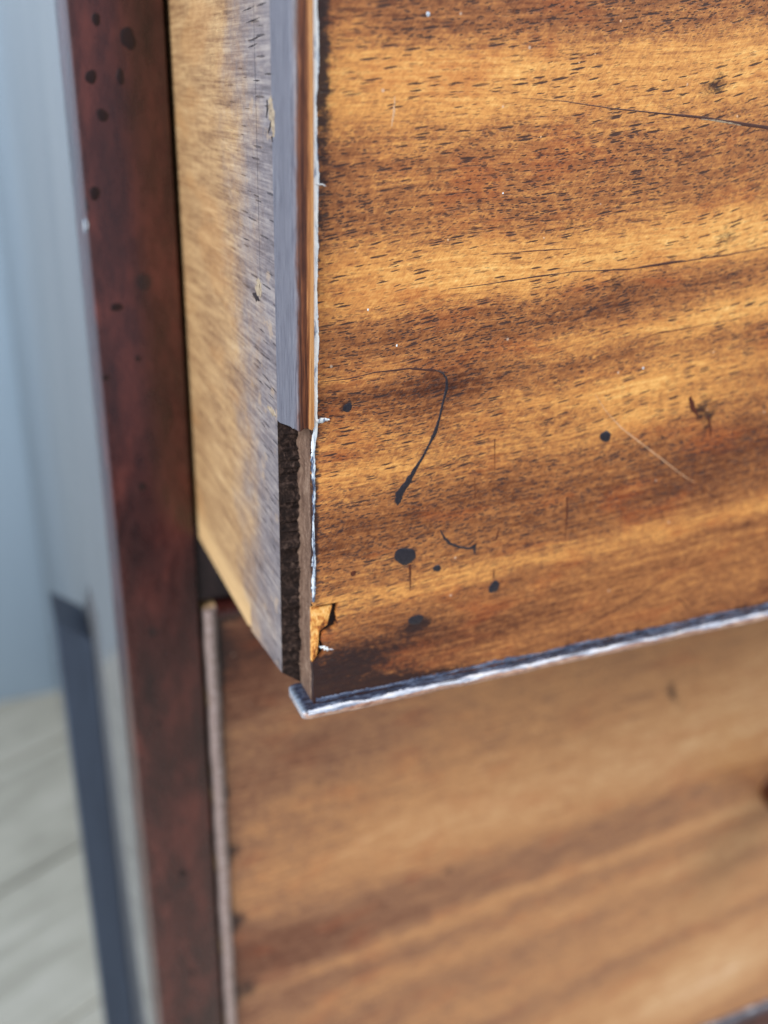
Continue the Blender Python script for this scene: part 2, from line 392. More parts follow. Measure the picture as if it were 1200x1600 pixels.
# floorboards laid on the slant
ang = math.radians(25)
bl, bw = 900.0, 118.0
me_board = None
rnd = random.Random(4)
for r in range(-9, 11):
    for c in range(-3, 4):
        cx = c * (bl + 1.5) + rnd.uniform(0, 1) * 10 + (r % 3) * 300 - 200
        cy = r * (bw + 1.6) - 250
        wx = cx * math.cos(ang) - cy * math.sin(ang); wy = cx * math.sin(ang) + cy * math.cos(ang)
        if not (-1300 < wx < 900 and -700 < wy < 1000): continue
        if me_board is None:
            ob = box('floorboard', (-bl / 2, -bw / 2, -9), (bl / 2, bw / 2, 0), M_board, fl, bev=1.2, seg=1)
            me_board = ob.data
        else:
            ob = bpy.data.objects.new('floorboard', me_board); COL.objects.link(ob); ob.parent = fl
        ob.location = (wx * MM, wy * MM, (FLOOR + rnd.uniform(-0.3, 0.3)) * MM); ob.rotation_euler = (0, 0, ang)

# ------------------------------------------------------------------ the chest's carcass
XO = at(178, 800, 1, PF)[0]                       # outer arris of the left stile
XI = at(303, 800, 1, PF)[0] - 0.2                 # inner arris
XR = W + 5
CH = (XO, PF, FLOOR)
ch = thing('chest_of_drawers', 'dark reddish brown chest carcass with a narrow spotted front stile left of both drawers', 'chest of drawers', CH)
TOP = 232.0
LZT = at(330, 950, 1, PF)[2]                      # top of the closed drawer's bead
LZB = -264.0
def part(name, lo, hi, m, bev=0.4, parent=ch): return box(name, lo, hi, m, parent, CH, bev)
part('stile', (XO, PF, FLOOR), (XI, PF + 22, TOP), M_post, 0.7)
part('stile', (XR, PF, FLOOR), (XR + XI - XO, PF + 22, TOP), M_post, 0.7)
part('rail', (XI + 0.02, PF + 1.2, LZT + 1.8), (XR - 0.02, PF + 22, at(310, 846, 1, PF)[2] + 4), M_dark)  # darker than the other rails: shade under the open drawer put in colour
part('rail', (XI + 0.02, PF + 1.2, FLOOR + 60), (XR - 0.02, PF + 22, LZB - 4), M_post)
part('rail', (XI + 0.02, PF + 1.2, HU + 6), (XR - 0.02, PF + 22, TOP), M_post)
part('side_panel', (XO + 0.25, PF + 22.05, FLOOR), (XI - 2, BACK - 3, TOP), M_panel, 0.2)
part('side_panel', (XR + 2, PF + 22.05, FLOOR), (XR + XI - XO - 0.25, BACK - 3, TOP), M_panel, 0.2)
part('back_panel', (XI - 1.9, BACK - 12, FLOOR + 60), (XR + 1.9, BACK - 4, TOP - 1), M_dark, 0)
part('dust_board', (XI - 1.9, PF + 22.1, LZT + 4), (XR + 1.9, BACK - 13, LZT + 12), M_raw, 0)
part('top_board', (XO - 12, PF - 14, TOP + 0.1), (XR + XI - XO + 12, BACK - 2, TOP + 20), M_post, 3)

# ------------------------------------------------------------------ veneer sheets
def fit_grain(lines, plane, deg=3):
    """a smooth 'across the grain' coordinate whose level lines follow the given polylines"""
    def basis(x, z):
        x = x / 100; z = z / 100; return [x, x * z, x * x, x * x * z, x * z * z, x ** 3]
    A, B = [], []
    for L in lines:
        pts = []
        for (a, b) in zip(L[:-1], L[1:]):
            for s in np.linspace(0, 1, 6): pts.append(at(a[0] + (b[0] - a[0]) * s, a[1] + (b[1] - a[1]) * s, 1, plane))
        P = np.array(pts); x, z = P[:, 0], P[:, 2]
        M = np.array(basis(x, z)).T; m = M.mean(0)
        A += list(M - m); B += list(-(z - z.mean()))
    A = np.array(A); B = np.array(B)
    c = np.linalg.solve(A.T @ A + 0.5 * np.eye(A.shape[1]), A.T @ B)
    def v(x, z):
        xc = np.clip(x, -10, 230); return z + sum(k * q for k, q in zip(c, basis(xc, z)))
    return v

def gauss(x, z, b, plane):
    px, py, sx, sz, a, amp = b
    c = at(px, py, 1, plane); a = math.radians(a)
    dx, dz = x - c[0], z - c[2]
    u = dx * math.cos(a) + dz * math.sin(a); v = -dx * math.sin(a) + dz * math.cos(a)
    return amp * np.exp(-(u / sx) ** 2 - (v / sz) ** 2)

def veneer(name, x0, xl, W, rows, mat, parent, off, yf, th, vfun, tone, grime, blobs, gblobs, fine=130):
    xs = np.concatenate([np.arange(0, 12, 0.5), np.arange(12, fine, 1.25), np.linspace(fine, W, 30)])
    V = []; n = len(xs)
    for z in rows:
        l = xl(z); xx = l + (xs / W) * (W - l)
        V += [(x, yf, z) for x in xx]
    V = np.array(V); nr = len(rows); x, z = V[:, 0], V[:, 2]
    F = [(r * n + c, r * n + c + 1, (r + 1) * n + c + 1, (r + 1) * n + c) for r in range(nr - 1) for c in range(n - 1)]
    b0 = len(V); side = V[::n].copy(); side[:, 1] += th                  # the sheet's left edge has thickness
    bot = V[:n].copy(); bot[:, 1] += th
    top = V[-n:].copy(); top[:, 1] += th
    for r in range(nr - 1): F.append((r * n, (r + 1) * n, b0 + r + 1, b0 + r))
    b1 = b0 + nr
    for c in range(n - 1): F.append((c, b1 + c, b1 + c + 1, c + 1))
    b2 = b1 + n
    for c in range(n - 1): F.append(((nr - 1) * n + c, (nr - 1) * n + c + 1, b2 + c + 1, b2 + c))
    VV = np.vstack([V, side, bot, top])
    o = mesh(name, VV, F, mat, parent, off=off)
    me = o.data
    x, z = VV[:, 0], VV[:, 2]
    v = vfun(x, z) + 0.35 * vnoise(x / 7, z / 5, 3) + 0.8 * vnoise(x / 22, z / 14, 8)
    u = x + 0.1 * z
    T = tone(v, x, z)
    for b in blobs: T = T + gauss(x, z, b, yf)
    Gm = grime(x, z)
    for b in gblobs: Gm = Gm + gauss(x, z, b, yf)
    a = me.attributes.new('tone', 'FLOAT', 'POINT'); a.data.foreach_set('value', T.astype(np.float32))
    a = me.attributes.new('grime', 'FLOAT', 'POINT'); a.data.foreach_set('value', Gm.astype(np.float32))
    a = me.attributes.new('grain', 'FLOAT_VECTOR', 'POINT')
    a.data.foreach_set('vector', np.stack([u, v, 0 * u], 1).astype(np.float32).ravel())
    return o

def bandfn(stops):
    s = sorted(stops); vs = np.array([a for a, _ in s]); ts = np.array([b for _, b in s])
    return lambda v: np.interp(v, vs, ts)

# ---- upper drawer
UD = (0, 0, 0)
ud = thing('pulled_out_drawer', 'golden figured drawer pulled out, its lower left corner chipped and edge bead broken', 'drawer', UD)
grain_lines = [[(520, 108), (850, 92), (1200, 80)], [(520, 330), (850, 310), (1200, 262)],
               [(520, 410), (850, 385), (1200, 330)], [(700, 452), (850, 428), (1000, 422), (1200, 386)],
               [(500, 596), (620, 582), (705, 578)], [(830, 614), (1000, 560), (1200, 520)],
               [(500, 742), (640, 695), (820, 650), (1000, 600)], [(520, 835), (700, 800), (880, 752), (1200, 650)],
               [(560, 915), (760, 885), (1000, 832), (1200, 785)], [(600, 1045), (830, 985), (1200, 905)]]
vU = fit_grain(grain_lines, 0.0)
def vpx(px, py):
    p = at(px, py, 1, 0.0); return float(vU(np.array([p[0]]), np.array([p[2]]))[0])
# tone across the grain, read along a column near x = 900 px
bands = bandfn([(vpx(900, y), t) for y, t in
    [(-400, .5), (0, .48), (40, .52), (85, .74), (150, .76), (190, .62), (235, .50), (300, .48), (345, .56), (375, .72), (425, .74), (445, .62),
     (470, .48), (500, .54), (525, .68), (545, .66), (570, .48), (600, .62), (622, .68), (650, .52), (672, .64), (700, .54), (740, .42), (790, .40), (832, .46), (856, .70), (868, .68),
     (884, .52), (900, .58), (930, .50), (960, .46), (1000, .44)]])
ublobs = [(1110, 370, 26, 4.5, 6, .20), (1130, 490, 20, 4, 12, .22), (1000, 600, 20, 3, 12, .16), (930, 480, 18, 3, 14, -.16), (620, 150, 22, 6, 4, .10), (1120, 100, 18, 5, 4, .10),
          (700, 590, 12, 6, 30, -.22), (620, 520, 12, 4, 8, -.10), (690, 640, 9, 8, 60, -.08), (560, 640, 8, 5, 0, -.10), (600, 720, 14, 4, 16, .14),
          (850, 520, 20, 5, 12, .02), (720, 440, 14, 5, 8, .12), (580, 400, 10, 3, 0, .10), (560, 480, 10, 4, 0, .08),
          (1130, 720, 20, 6, 14, -.08), (1000, 790, 24, 4, 12, -.05), (1000, 640, 20, 5, 12, .10), (640, 820, 14, 4, 10, -.06),
          (600, 880, 12, 2.5, 6, .14), (600, 1010, 22, 5, 6, -.20), (760, 990, 20, 3, 8, -.08), (1150, 900, 26, 6, 10, .06),
          (520, 300, 5, 30, 0, -.06), (1000, 300, 30, 5, 4, .02), (1150, 270, 30, 6, 4, .08), (1100, 610, 20, 4, 12, .10), (840, 30, 30, 4, 2, -.08)]
ugr = [(946, 682, 2.0, 2.0, 0, .38), (633, 871, 3.0, 2.6, 0, .36), (683, 888, 1.6, 1.4, 0, .3), (772, 918, 2.0, 2.0, 0, .36), (650, 969, 2.6, 2.0, 0, .38), (624, 780, 1.8, 2.4, 0, .34), (735, 856, 2.4, 1.4, 0, .3),
       (688, 650, 1.6, 7, -8, .26), (655, 725, 1.6, 6, -28, .24), (885, 810, 1.0, 5, 0, .3), (641, 905, 1.2, 4, 0, .3), (1100, 660, 3, 5, -30, .3), (530, 1060, 6, 3, 0, .15), (600, 1062, 12, 1.6, 6, .5), (720, 1035, 14, 1.2, 6, .3),
       (550, 1045, 13, 5, 4, .62), (510, 1080, 5, 3, 0, .3), (620, 1000, 12, 3, 8, .28), (520, 1010, 5, 6, 0, .22), (508, 160, 1.3, 30, 0, .45), (505, 40, 1.1, 20, 0, .4),
       (1118, 135, 3.4, 2.2, 20, .68), (1095, 635, 2.4, 2.8, -50, .6), (1108, 655, .8, 3, -20, .5), (1135, 370, 2.2, 2.6, 0, .6),
       (964, 440, 1.8, 1.4, 0, .7), (890, 360, 1.2, 3, 0, .55), (790, 440, 2, 1.4, 0, .5), (1050, 600, 3, 1, 0, .4), (545, 300, 2, 1, 0, .3), (700, 590, 5, 3.5, 20, .25), (542, 636, 1.0, 1.1, 0, .7), (518, 926, .9, .9, 0, .6),
       (1060, 20, 2, 1.5, 0, .5), (720, 835, 5, 1.2, 8, .2), (660, 975, 5, 1.3, 8, .35), (750, 985, 4, .8, 14, .4), (590, 890, 2, .7, 0, .2), (1060, 520, 10, 1, 10, .2)]
chip = np.array([at(px, py, 1, 0.0)[[0, 2]] for px, py in
                 [(492, 948), (530, 940.5), (527, 950), (526, 958), (528, 971), (523.5, 981), (514, 985), (504, 991), (502, 1000),
                  (506.5, 1010), (505, 1022), (496, 1029), (489, 1036)]])
def xlU(z):
    base = 0.3 + 0.06 * math.sin(z * 1.3) + 0.05 * math.sin(z * 0.37 + 1)
    zt, zb = chip[:, 1].max(), chip[-1, 1]
    if zb < z < zt:
        c = chip[1:]                       # right-hand outline from the top corner down
        zz = c[::-1, 1]; xx = c[::-1, 0]
        o = np.argsort(zz, kind='stable')
        e = float(np.interp(z, zz[o], xx[o])) + 0.07 * math.sin(z * 9) + 0.05 * math.sin(z * 23)
        return max(base, e)
    return base
zc0, zc1 = chip[-1, 1] - 0.5, chip[:, 1].max()
rowsU = np.concatenate([np.arange(0.4, zc0, 0.5), np.arange(zc0, zc1, 0.12), [zc1 - 0.001, zc1 + 0.02], np.arange(zc1 + 0.3, 135, 0.9), np.linspace(136, HU - 1.4, 12)])
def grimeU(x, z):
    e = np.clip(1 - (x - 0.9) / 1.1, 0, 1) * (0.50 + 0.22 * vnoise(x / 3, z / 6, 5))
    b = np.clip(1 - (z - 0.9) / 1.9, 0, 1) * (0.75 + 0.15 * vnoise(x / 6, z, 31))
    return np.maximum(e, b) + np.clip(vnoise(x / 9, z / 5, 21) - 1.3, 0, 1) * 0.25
vnU = veneer('veneer', 0, xlU, W, rowsU, M_front, ud, UD, 0.0, 1.1, vU, lambda v, x, z: bands(v) + 0.03 * vnoise(x / 25, v / 3, 11), grimeU, ublobs, ugr)

def core():
    """the ground wood of the drawer front with the rebate for the bead along its left end"""
    zb, zt = 0.4, HU - 1.4
    pl = [(0.35, 1.12), (0.35, REB), (XS, REB), (XS, FR), (W, FR), (W, 1.12)]
    zs = np.concatenate([[zb], np.arange(3.4, 56, 0.45), np.arange(56, 120, 4.0), [zt]])
    V, F, mi = [], [], []
    nrm = np.random.RandomState(2)
    for z in zs:
        for k, (x, y) in enumerate(pl):
            j = (nrm.uniform(-0.07, 0.07), nrm.uniform(-0.05, 0.05)) if k == 0 else ((0.15 * math.sin(z * 0.9) + nrm.uniform(-0.16, 0.16), 0.35 * math.sin(z * 0.5) * math.sin(z * 1.7) + nrm.uniform(-0.3, 0.3)) if k == 1 else (0, 0))
            zz = z
            if k in (2,) and z == zb: zz = 3.2
            if k in (1,) and z == zb: zz = 0.4
            V.append((x + j[0], y + j[1], zz))
    n = len(pl)
    sl = {0: 2, 1: 1, 2: 3, 3: 4, 4: 4, 5: 0}
    for r in range(len(zs) - 1):
        for k in range(n):
            F.append((r * n + k, r * n + (k + 1) % n, (r + 1) * n + (k + 1) % n, (r + 1) * n + k)); mi.append(sl[k])
    F.append(tuple(range(n))); mi.append(2); F.append(tuple((len(zs) - 1) * n + k for k in range(n))); mi.append(4)
    return mesh('drawer_front', V, F, [M_dark, M_rebate, M_floor_reb, M_side, M_raw], ud, mi=mi)  # dark first slot puts the shade of the chip's gap into colour
core()
# splintered block of ground wood standing in the chip
sp = [at(482, 951, 1, 0.5), at(519, 945, 1, 0.5), at(514, 962, 1, 0.5), at(511, 976, 1, 0.5), at(497, 986, 1, 0.5), at(493, 1000, 1, 0.5),
      at(496, 1012, 1, 0.5), at(495, 1024, 1, 0.5), at(486, 1034, 1, 0.5), at(484, 1000, 1, 0.5), at(483, 972, 1, 0.5)]
sp = [(max(p[0], 0.2), 0.42 + 0.12 * math.sin(3 * k), p[2]) for k, p in enumerate(sp)]
n = len(sp); cpt = (1.6, 0.25, float(np.mean([p[2] for p in sp])) + 1.5)
V = sp + [(p[0], 1.2, p[2]) for p in sp] + [cpt]
mesh('exposed_wood', V, [(k, (k + 1) % n, n + (k + 1) % n, n + k) for k in range(n)] + [(k, (k + 1) % n, 2 * n) for k in range(n)], M_sub, ud)['label'] = 'bare orange wood showing in the chipped corner'

# drawer box behind the front
DB = 470.0
def side_poly(x0, x1):
    prof = [(FR + 0.02, 1.2), (at(392, 982, 0, XS)[1] + 2, 0.3), (120, -0.6), (DB, -0.6), (DB, HU - 10), (FR + 0.02, HU - 10)]
    V = [(x0, y, z) for y, z in prof] + [(x1, y, z) for y, z in prof]; n = len(prof)
    return V, [tuple(range(n)), tuple(range(n, 2 * n))] + [(k, (k + 1) % n, n + (k + 1) % n, n + k) for k in range(n)]
V, F = side_poly(XS, XS + 12); mesh('side_board', V, F, M_side, ud)
V, F = side_poly(W - 9, W + 3.1); mesh('side_board', V, F, M_side, ud)
box('back_board', (XS + 12.1, DB - 10, 8), (W - 9.1, DB - 1, HU - 14), M_raw, ud, bev=0.3)
box('bottom_board', (XS + 12.1, FR + 0.1, 5), (W - 9.1, DB - 10.1, 11), M_raw, ud, bev=0.3)

def bead(name, prof, path, parent, mat, off=(0, 0, 0), end=None, seed=1, amp=0.05):
    """prof: closed list of (a, b); path(s) -> function placing (a, b) at station s; list of stations"""
    stations, place = path
    V, F = [], []; n = len(prof); rs = np.random.RandomState(seed)
    for i, s in enumerate(stations):
        ja = amp * math.sin(s * 0.21 + seed) + amp * 0.7 * math.sin(s * 0.57 + 2 * seed)
        for a, b in prof: V.append(place(a, b, s, ja))
    m = len(stations)
    for r in range(m - 1):
        for k in range(n): F.append((r * n + k, r * n + (k + 1) % n, (r + 1) * n + (k + 1) % n, (r + 1) * n + k))
    F.append(tuple(range(n))); F.append(tuple((m - 1) * n + k for k in range(n)))
    o = mesh(name, V, F, mat, parent, smooth=True, off=off)
    o.data.set_sharp_from_angle(angle=math.radians(38))
    return o
def nose(a0, a1, back, front, n=10):
    """across a0..a1, from depth `back` to a rounded nose at y = front"""
    r = (a1 - a0) / 2; c = (a0 + a1) / 2; d = front + r * 0.9
    return [(a0, y) for y in np.linspace(back, d + 0.2, 12)] + [(c - r * math.cos(t), d - r * 0.9 * math.sin(t)) for t in np.linspace(0, math.pi, n)] + [(a1, back)]
# left bead: broken off above the lower corner
ZB = [(7.4, at(437, 660, 0, XS)[2]), (4.0, at(445, 666, 0, XS)[2]), (0.0, at(458, 671, 0, XS)[2]), (-2.6, at(478, 671, 1, -2.5)[2])]
zbk = lambda a, b: float(np.interp(b, [p[0] for p in ZB][::-1], [p[1] for p in ZB][::-1])) + 0.16 * math.sin(a * 3) + 0.14 * math.sin(b * 4.1 + 1) + 0.10 * math.sin(b * 9.3)
pf = nose(XS - 0.02, 0.22, REB - 0.04, -2.5, 14)
st = [0, 0.6, 1.5] + list(np.arange(4, 150, 3.0))
def pl(a, b, s, j):
    z0 = zbk(a, b); return (a + (j if a > XS else 0) * 0.4, b + j * (1 if b < 5 else 0), z0 + s if s < 150 else HU)
bead('cockbead', pf, (st, pl), ud, M_bead)['label'] = 'thin vertical edge bead on the left, snapped off above the corner'
# bottom bead
pf = nose(-1.75, 0.36, REB - 0.04, -1.9, 14)
st = list(XS + 1.0 + np.array([0, .08, .2, .4, .65, .95, 1.3, 1.7])) + list(np.arange(0, 125, 1.5)) + list(np.linspace(126, W + 3, 20))
def rnd_end(a, b, s, j):
    k = min(1.0, max(0.0, (s - XS - 1.0) / 1.7)); k = math.sqrt(1 - (1 - k) ** 2)
    za, yb_ = -0.7, 3.2
    return (s, yb_ + (b - yb_) * (0.80 + 0.20 * k) + (j if b < 5 else 0), za + (a - za) * (0.62 + 0.38 * k) + j * 0.6)
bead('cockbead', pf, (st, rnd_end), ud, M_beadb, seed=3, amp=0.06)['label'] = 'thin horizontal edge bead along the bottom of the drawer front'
box('cockbead', (-3.1, -2.3, HU - 1.3), (W + 3, REB, HU + 2), M_beadb, ud, bev=1.2)
box('cockbead', (W + 0.05, -2.3, 1.2), (W + 3, REB, HU - 1.35), M_bead, ud, bev=1.2)

def ribbon(name, pts, widths, h, mat, parent, off=(0, 0, 0), seed=0, rough=0.15, nrm=(0, -1, 0), sub=6, tilt=0.0):
    """a low irregular ridge along a polyline lying on a face with outward normal nrm (mm)"""
    rs = np.random.RandomState(seed)
    P = []; Wd = []
    for i in range(len(pts) - 1):
        for s in np.linspace(0, 1, sub, endpoint=False):
            P.append(np.array(pts[i]) * (1 - s) + np.array(pts[i + 1]) * s); Wd.append(widths[i] * (1 - s) + widths[i + 1] * s)
    P.append(np.array(pts[-1])); Wd.append(widths[-1])
    P = np.array(P, float); Nn = np.array(nrm, float); Nn /= np.linalg.norm(Nn)
    V, F = [], []
    for i, p in enumerate(P):
        t = P[min(i + 1, len(P) - 1)] - P[max(i - 1, 0)]; t /= np.linalg.norm(t) + 1e-9
        b = np.cross(t, Nn)
        w = max(Wd[i], 0.02)
        wl = w * (1 + rough * rs.randn()); wr = w * (1 + rough * rs.randn()); hh = h * (1 + 0.6 * rough * rs.randn())
        for q, e in ((-wl, -0.02), (-wl * 0.55, hh * 0.8), (0, hh), (wr * 0.55, hh * 0.8), (wr, -0.02)):
            V.append(p + b * q + Nn * e)
    m = len(P)
    for r in range(m - 1):
        for k in range(4): F.append((r * 5 + k, r * 5 + k + 1, r * 5 + 6 + k, r * 5 + 5 + k))
    return mesh(name, V, F, mat, parent, smooth=True, off=off)

def PS(px, py): return at(px, py, 0, XS)
def smark(name, pxs, widths, mat, h=0.04, seed=0, rough=0.25):
    return ribbon(name, [PS(*p) for p in pxs], widths, h, mat, ud, seed=seed, rough=rough, nrm=(-1, 0, 0), sub=5)
smark('chipped_patch', [(422, 152), (424, 170), (427, 195), (428, 214)], [1.2, 2.0, 1.7, 0.6], M_patch, 0.03, 1)
smark('crack', [(417, 156), (418, 170), (416, 184)], [0.25, 0.6, 0.2], M_dark, 0.06, 2)
smark('crack', [(424, 188), (422, 198), (419, 208)], [0.15, 0.4, 0.1], M_dark, 0.06, 3)
smark('crack', [(425, 213), (426, 222)], [0.6, 0.25], M_dark, 0.06, 4)
smark('crack', [(395, 459), (400, 463), (406, 470)], [0.2, 0.9, 0.1], M_dark, 0.05, 5)
smark('chipped_patch', [(402, 436), (404, 450), (408, 462)], [1.4, 2.2, 1.0], M_patch, 0.02, 6)
smark('chipped_patch', [(418, 636), (426, 644), (432, 650)], [0.3, 0.9, 0.2], M_patch, 0.03, 7)
for k_, (px, py, dx, dy) in enumerate([(378, 18, 20, -9), (384, 36, 22, -9), (392, 62, 18, -7), (388, 74, 14, -6), (400, 10, 16, -7), (412, 116, 16, -1), (396, 126, 10, 0), (410, 584, 12, 14), (424, 604, 8, 10), (400, 590, 12, 12),
     (404, 512, 10, 9), (396, 540, 10, 9), (408, 660, 9, 11), (380, 372, 10, 4), (400, 560, 8, 9), (420, 700, 8, 12), (414, 760, 7, 12), (422, 810, 6, 12), (426, 850, 5, 12)]):
    smark('crack', [(px, py), (px + dx * .5, py + dy * .45), (px + dx, py + dy)], [0.03, 0.16, 0.04], M_dark, 0.02, 20 + k_)

# pale residue along the joint of front and bead, its highlight put into colour
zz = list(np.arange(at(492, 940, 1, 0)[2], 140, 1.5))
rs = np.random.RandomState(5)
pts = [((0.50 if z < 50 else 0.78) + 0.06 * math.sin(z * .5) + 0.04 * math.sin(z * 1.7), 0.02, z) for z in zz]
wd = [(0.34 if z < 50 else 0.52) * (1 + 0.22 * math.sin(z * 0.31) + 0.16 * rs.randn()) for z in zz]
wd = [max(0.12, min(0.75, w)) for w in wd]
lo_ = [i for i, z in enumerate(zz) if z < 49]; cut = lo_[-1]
ribbon('residue_highlight', pts[:cut + 1], [w * 0.8 for w in wd[:cut + 1]], 0.10, M_reshi2, ud, seed=15, rough=0.15, sub=5)
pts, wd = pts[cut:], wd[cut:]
ribbon('residue_highlight', pts, wd, 0.14, M_reshi, ud, seed=1, rough=0.07, sub=4)['label'] = 'whitish line of residue and painted highlight down the joint beside the bead'
a = at(496, 658, 1, 0.0); b = at(514, 655, 1, 0.0)
ribbon('residue_highlight', [(a[0] - .3, 0, a[2]), ((a[0] + b[0]) / 2, 0, a[2] + .1), (b[0], 0, b[2])], [0.45, 0.35, 0.15], 0.25, M_reshi, ud, seed=9, rough=0.3)
ribbon('residue_highlight', [(0.5, 0, 88.4), (2.0, 0, 88.2), (2.4, 0, 88.0)], [0.2, 0.12, 0.06], 0.15, M_reshi, ud, seed=10, rough=0.3)
pts = [(x, 0, 0.95 + 0.10 * math.sin(x * 0.23) + 0.05 * math.sin(x * 0.9)) for x in np.arange(0.8, 128, 1.6)]
ribbon('varnish_sheen_line', pts, [0.42 + 0.12 * math.sin(p[0] * 0.37) + 0.08 * math.sin(p[0] * 1.3) for p in pts], 0.10, M_vline, ud, seed=14, rough=0.25, sub=4)['label'] = 'dark line of old varnish with painted blue-grey sheen above the bottom bead'  # dark varnish; its blue-grey reflection is put into the colour
# specular highlight painted as a pale ridge on the bottom bead's upper shoulder
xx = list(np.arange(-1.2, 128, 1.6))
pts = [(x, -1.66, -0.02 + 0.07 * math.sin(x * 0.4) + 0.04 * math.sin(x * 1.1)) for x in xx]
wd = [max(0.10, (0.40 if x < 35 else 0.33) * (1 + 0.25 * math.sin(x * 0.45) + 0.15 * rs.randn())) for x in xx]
ribbon('residue_highlight', pts, wd, 0.12, M_beadhi, ud, seed=2, rough=0.10, nrm=(0, -0.75, 0.66), sub=5)['label'] = 'pale blue-grey line of painted highlight along the bottom bead'
# ---- marks on the front
def P0(px, py): return at(px, py, 1, 0.0)
def mark(name, pxs, widths, mat, h=0.06, seed=0, rough=0.12, sub=5):
    return ribbon(name, [P0(*p) for p in pxs], widths, h, mat, vnU, seed=seed, rough=rough, sub=sub)
def spot(name, px, py, rx, rz, mat, seed=0, h=0.10, plane=0.0, par=None, off=(0, 0, 0)):
    c = at(px, py, 1, plane); rs = np.random.RandomState(seed); n = 22
    ph = rs.uniform(0, 6.28, 3)
    V = [(c[0], plane - h, c[2])]; F = []
    for ring, (f, hh) in enumerate(((0.6, h * 0.9), (0.9, h * 0.6), (1.0, -0.01))):
        for k in range(n):
            t = 2 * math.pi * k / n
            q = f * (1 + 0.10 * math.sin(2 * t + ph[0]) + 0.06 * math.sin(3 * t + ph[1]) + 0.04 * math.sin(5 * t + ph[2]))
            V.append((c[0] + rx * q * math.cos(t), plane - hh, c[2] + rz * q * math.sin(t)))
    for k in range(n):
        F.append((0, 1 + k, 1 + (k + 1) % n))
        for r in range(2): F.append((1 + r * n + k, 1 + (r + 1) * n + k, 1 + (r + 1) * n + (k + 1) % n, 1 + r * n + (k + 1) % n))
    return mesh(name, V, F, mat, par or vnU, smooth=True, off=off)
spot('ink_spot', 946, 682, 1.15, 1.15, M_ink, 1)
spot('ink_spot', 633, 869, 2.0, 1.75, M_ink, 2)
spot('ink_spot', 683, 888, 0.85, 0.65, M_ink, 3)
spot('ink_spot', 772, 917, 1.15, 1.25, M_ink, 4)
spot('ink_spot', 650, 968, 1.45, 1.05, M_ink, 5, 0.05)
spot('ink_spot', 543, 637, 0.75, 0.8, M_ink, 7, 0.04)
spot('ink_spot', 552, 896, 0.6, 0.5, M_stain, 8, 0.03)
mark('ink_drip', [(621, 789), (622, 784), (624, 772), (634, 758), (646, 738), (660, 715), (672, 692), (680, 676), (686, 655), (692, 630), (698, 606), (698, 592), (692, 583), (680, 578)],
     [0.15, 0.65, 0.85, 0.75, 0.42, 0.24, 0.26, 0.40, 0.24, 0.22, 0.30, 0.20, 0.14, 0.05], M_ink, 0.08, 3)
mark('ink_drip', [(688, 828), (694, 840), (704, 850), (718, 855), (732, 857), (741, 855)], [0.12, 0.24, 0.30, 0.22, 0.22, 0.42], M_ink, 0.06, 4)
mark('ink_drip', [(741, 851), (742, 866)], [0.5, 0.12], M_ink, 0.05, 5)
mark('ink_drip', [(780, 824), (777, 836), (775, 843), (768, 846)], [0.08, 0.20, 0.26, 0.06], M_stain, 0.04, 6)
mark('stain_streak', [(640, 882), (641, 905), (641, 922)], [0.34, 0.22, 0.10], M_stain, 0.03, 7)
mark('stain_streak', [(772, 888), (771, 905)], [0.10, 0.22], M_stain, 0.03, 8)
mark('stain_streak', [(886, 778), (886, 805), (883, 840)], [0.24, 0.22, 0.08], M_stain, 0.03, 9)
mark('stain_streak', [(773, 686), (773, 740)], [0.12, 0.06], M_stain, 0.02, 10)
mark('stain_streak', [(742, 745), (742, 780)], [0.10, 0.05], M_stain, 0.02, 11)
mark('stain_streak', [(1078, 620), (1082, 636), (1090, 650)], [0.45, 0.7, 0.3], M_stain, 0.03, 12)
mark('stain_streak', [(1106, 650), (1110, 668), (1110, 682)], [0.2, 0.35, 0.2], M_stain, 0.03, 13)
mark('stain_streak', [(870, 1000), (920, 976), (970, 948), (1000, 932), (1026, 910)], [0.08, 0.14, 0.24, 0.22, 0.10], M_stain, 0.02, 14)
mark('stain_streak', [(1056, 932), (1066, 940), (1074, 950)], [0.08, 0.22, 0.14], M_stain, 0.02, 15)
mark('grain_crack', [(815, 153), (880, 158), (960, 170), (1040, 178), (1100, 184), (1160, 194), (1215, 202)], [0.04, 0.07, 0.12, 0.16, 0.30, 0.38, 0.4], M_crack, 0.02, 16)
mark('grain_crack', [(700, 452), (760, 444), (840, 432), (900, 424), (980, 421), (1040, 424 - 12), (1080, 406), (1140, 398), (1210, 384)],
     [0.04, 0.12, 0.16, 0.10, 0.18, 0.30, 0.16, 0.14, 0.12], M_crack, 0.02, 17, 0.3)
mark('grain_crack', [(500, 597), (545, 592), (585, 582), (640, 576), (672, 578), (700, 582)], [0.06, 0.10, 0.10, 0.22, 0.30, 0.05], M_crack, 0.02, 18, 0.3)
mark('grain_crack', [(770, 398), (830, 392), (900, 388)], [0.05, 0.12, 0.05], M_stain, 0.02, 19, 0.3)
mark('grain_crack', [(985, 535), (1030, 520), (1080, 512), (1140, 500)], [0.04, 0.16, 0.12, 0.05], M_stain, 0.02, 20, 0.3)
mark('scratch', [(930, 616), (945, 640), (970, 668), (1005, 695), (1040, 722), (1070, 745), (1086, 754)], [0.04, 0.07, 0.12, 0.12, 0.11, 0.08, 0.03], M_scr, 0.03, 21, 0.2)
mark('scratch', [(612, 198), (616, 172), (617, 150)], [0.12, 0.2, 0.06], M_scr, 0.02, 22, 0.3)
mark('scratch', [(1096, 186), (1130, 190), (1158, 196)], [0.06, 0.22, 0.06], M_patch, 0.03, 23, 0.3)
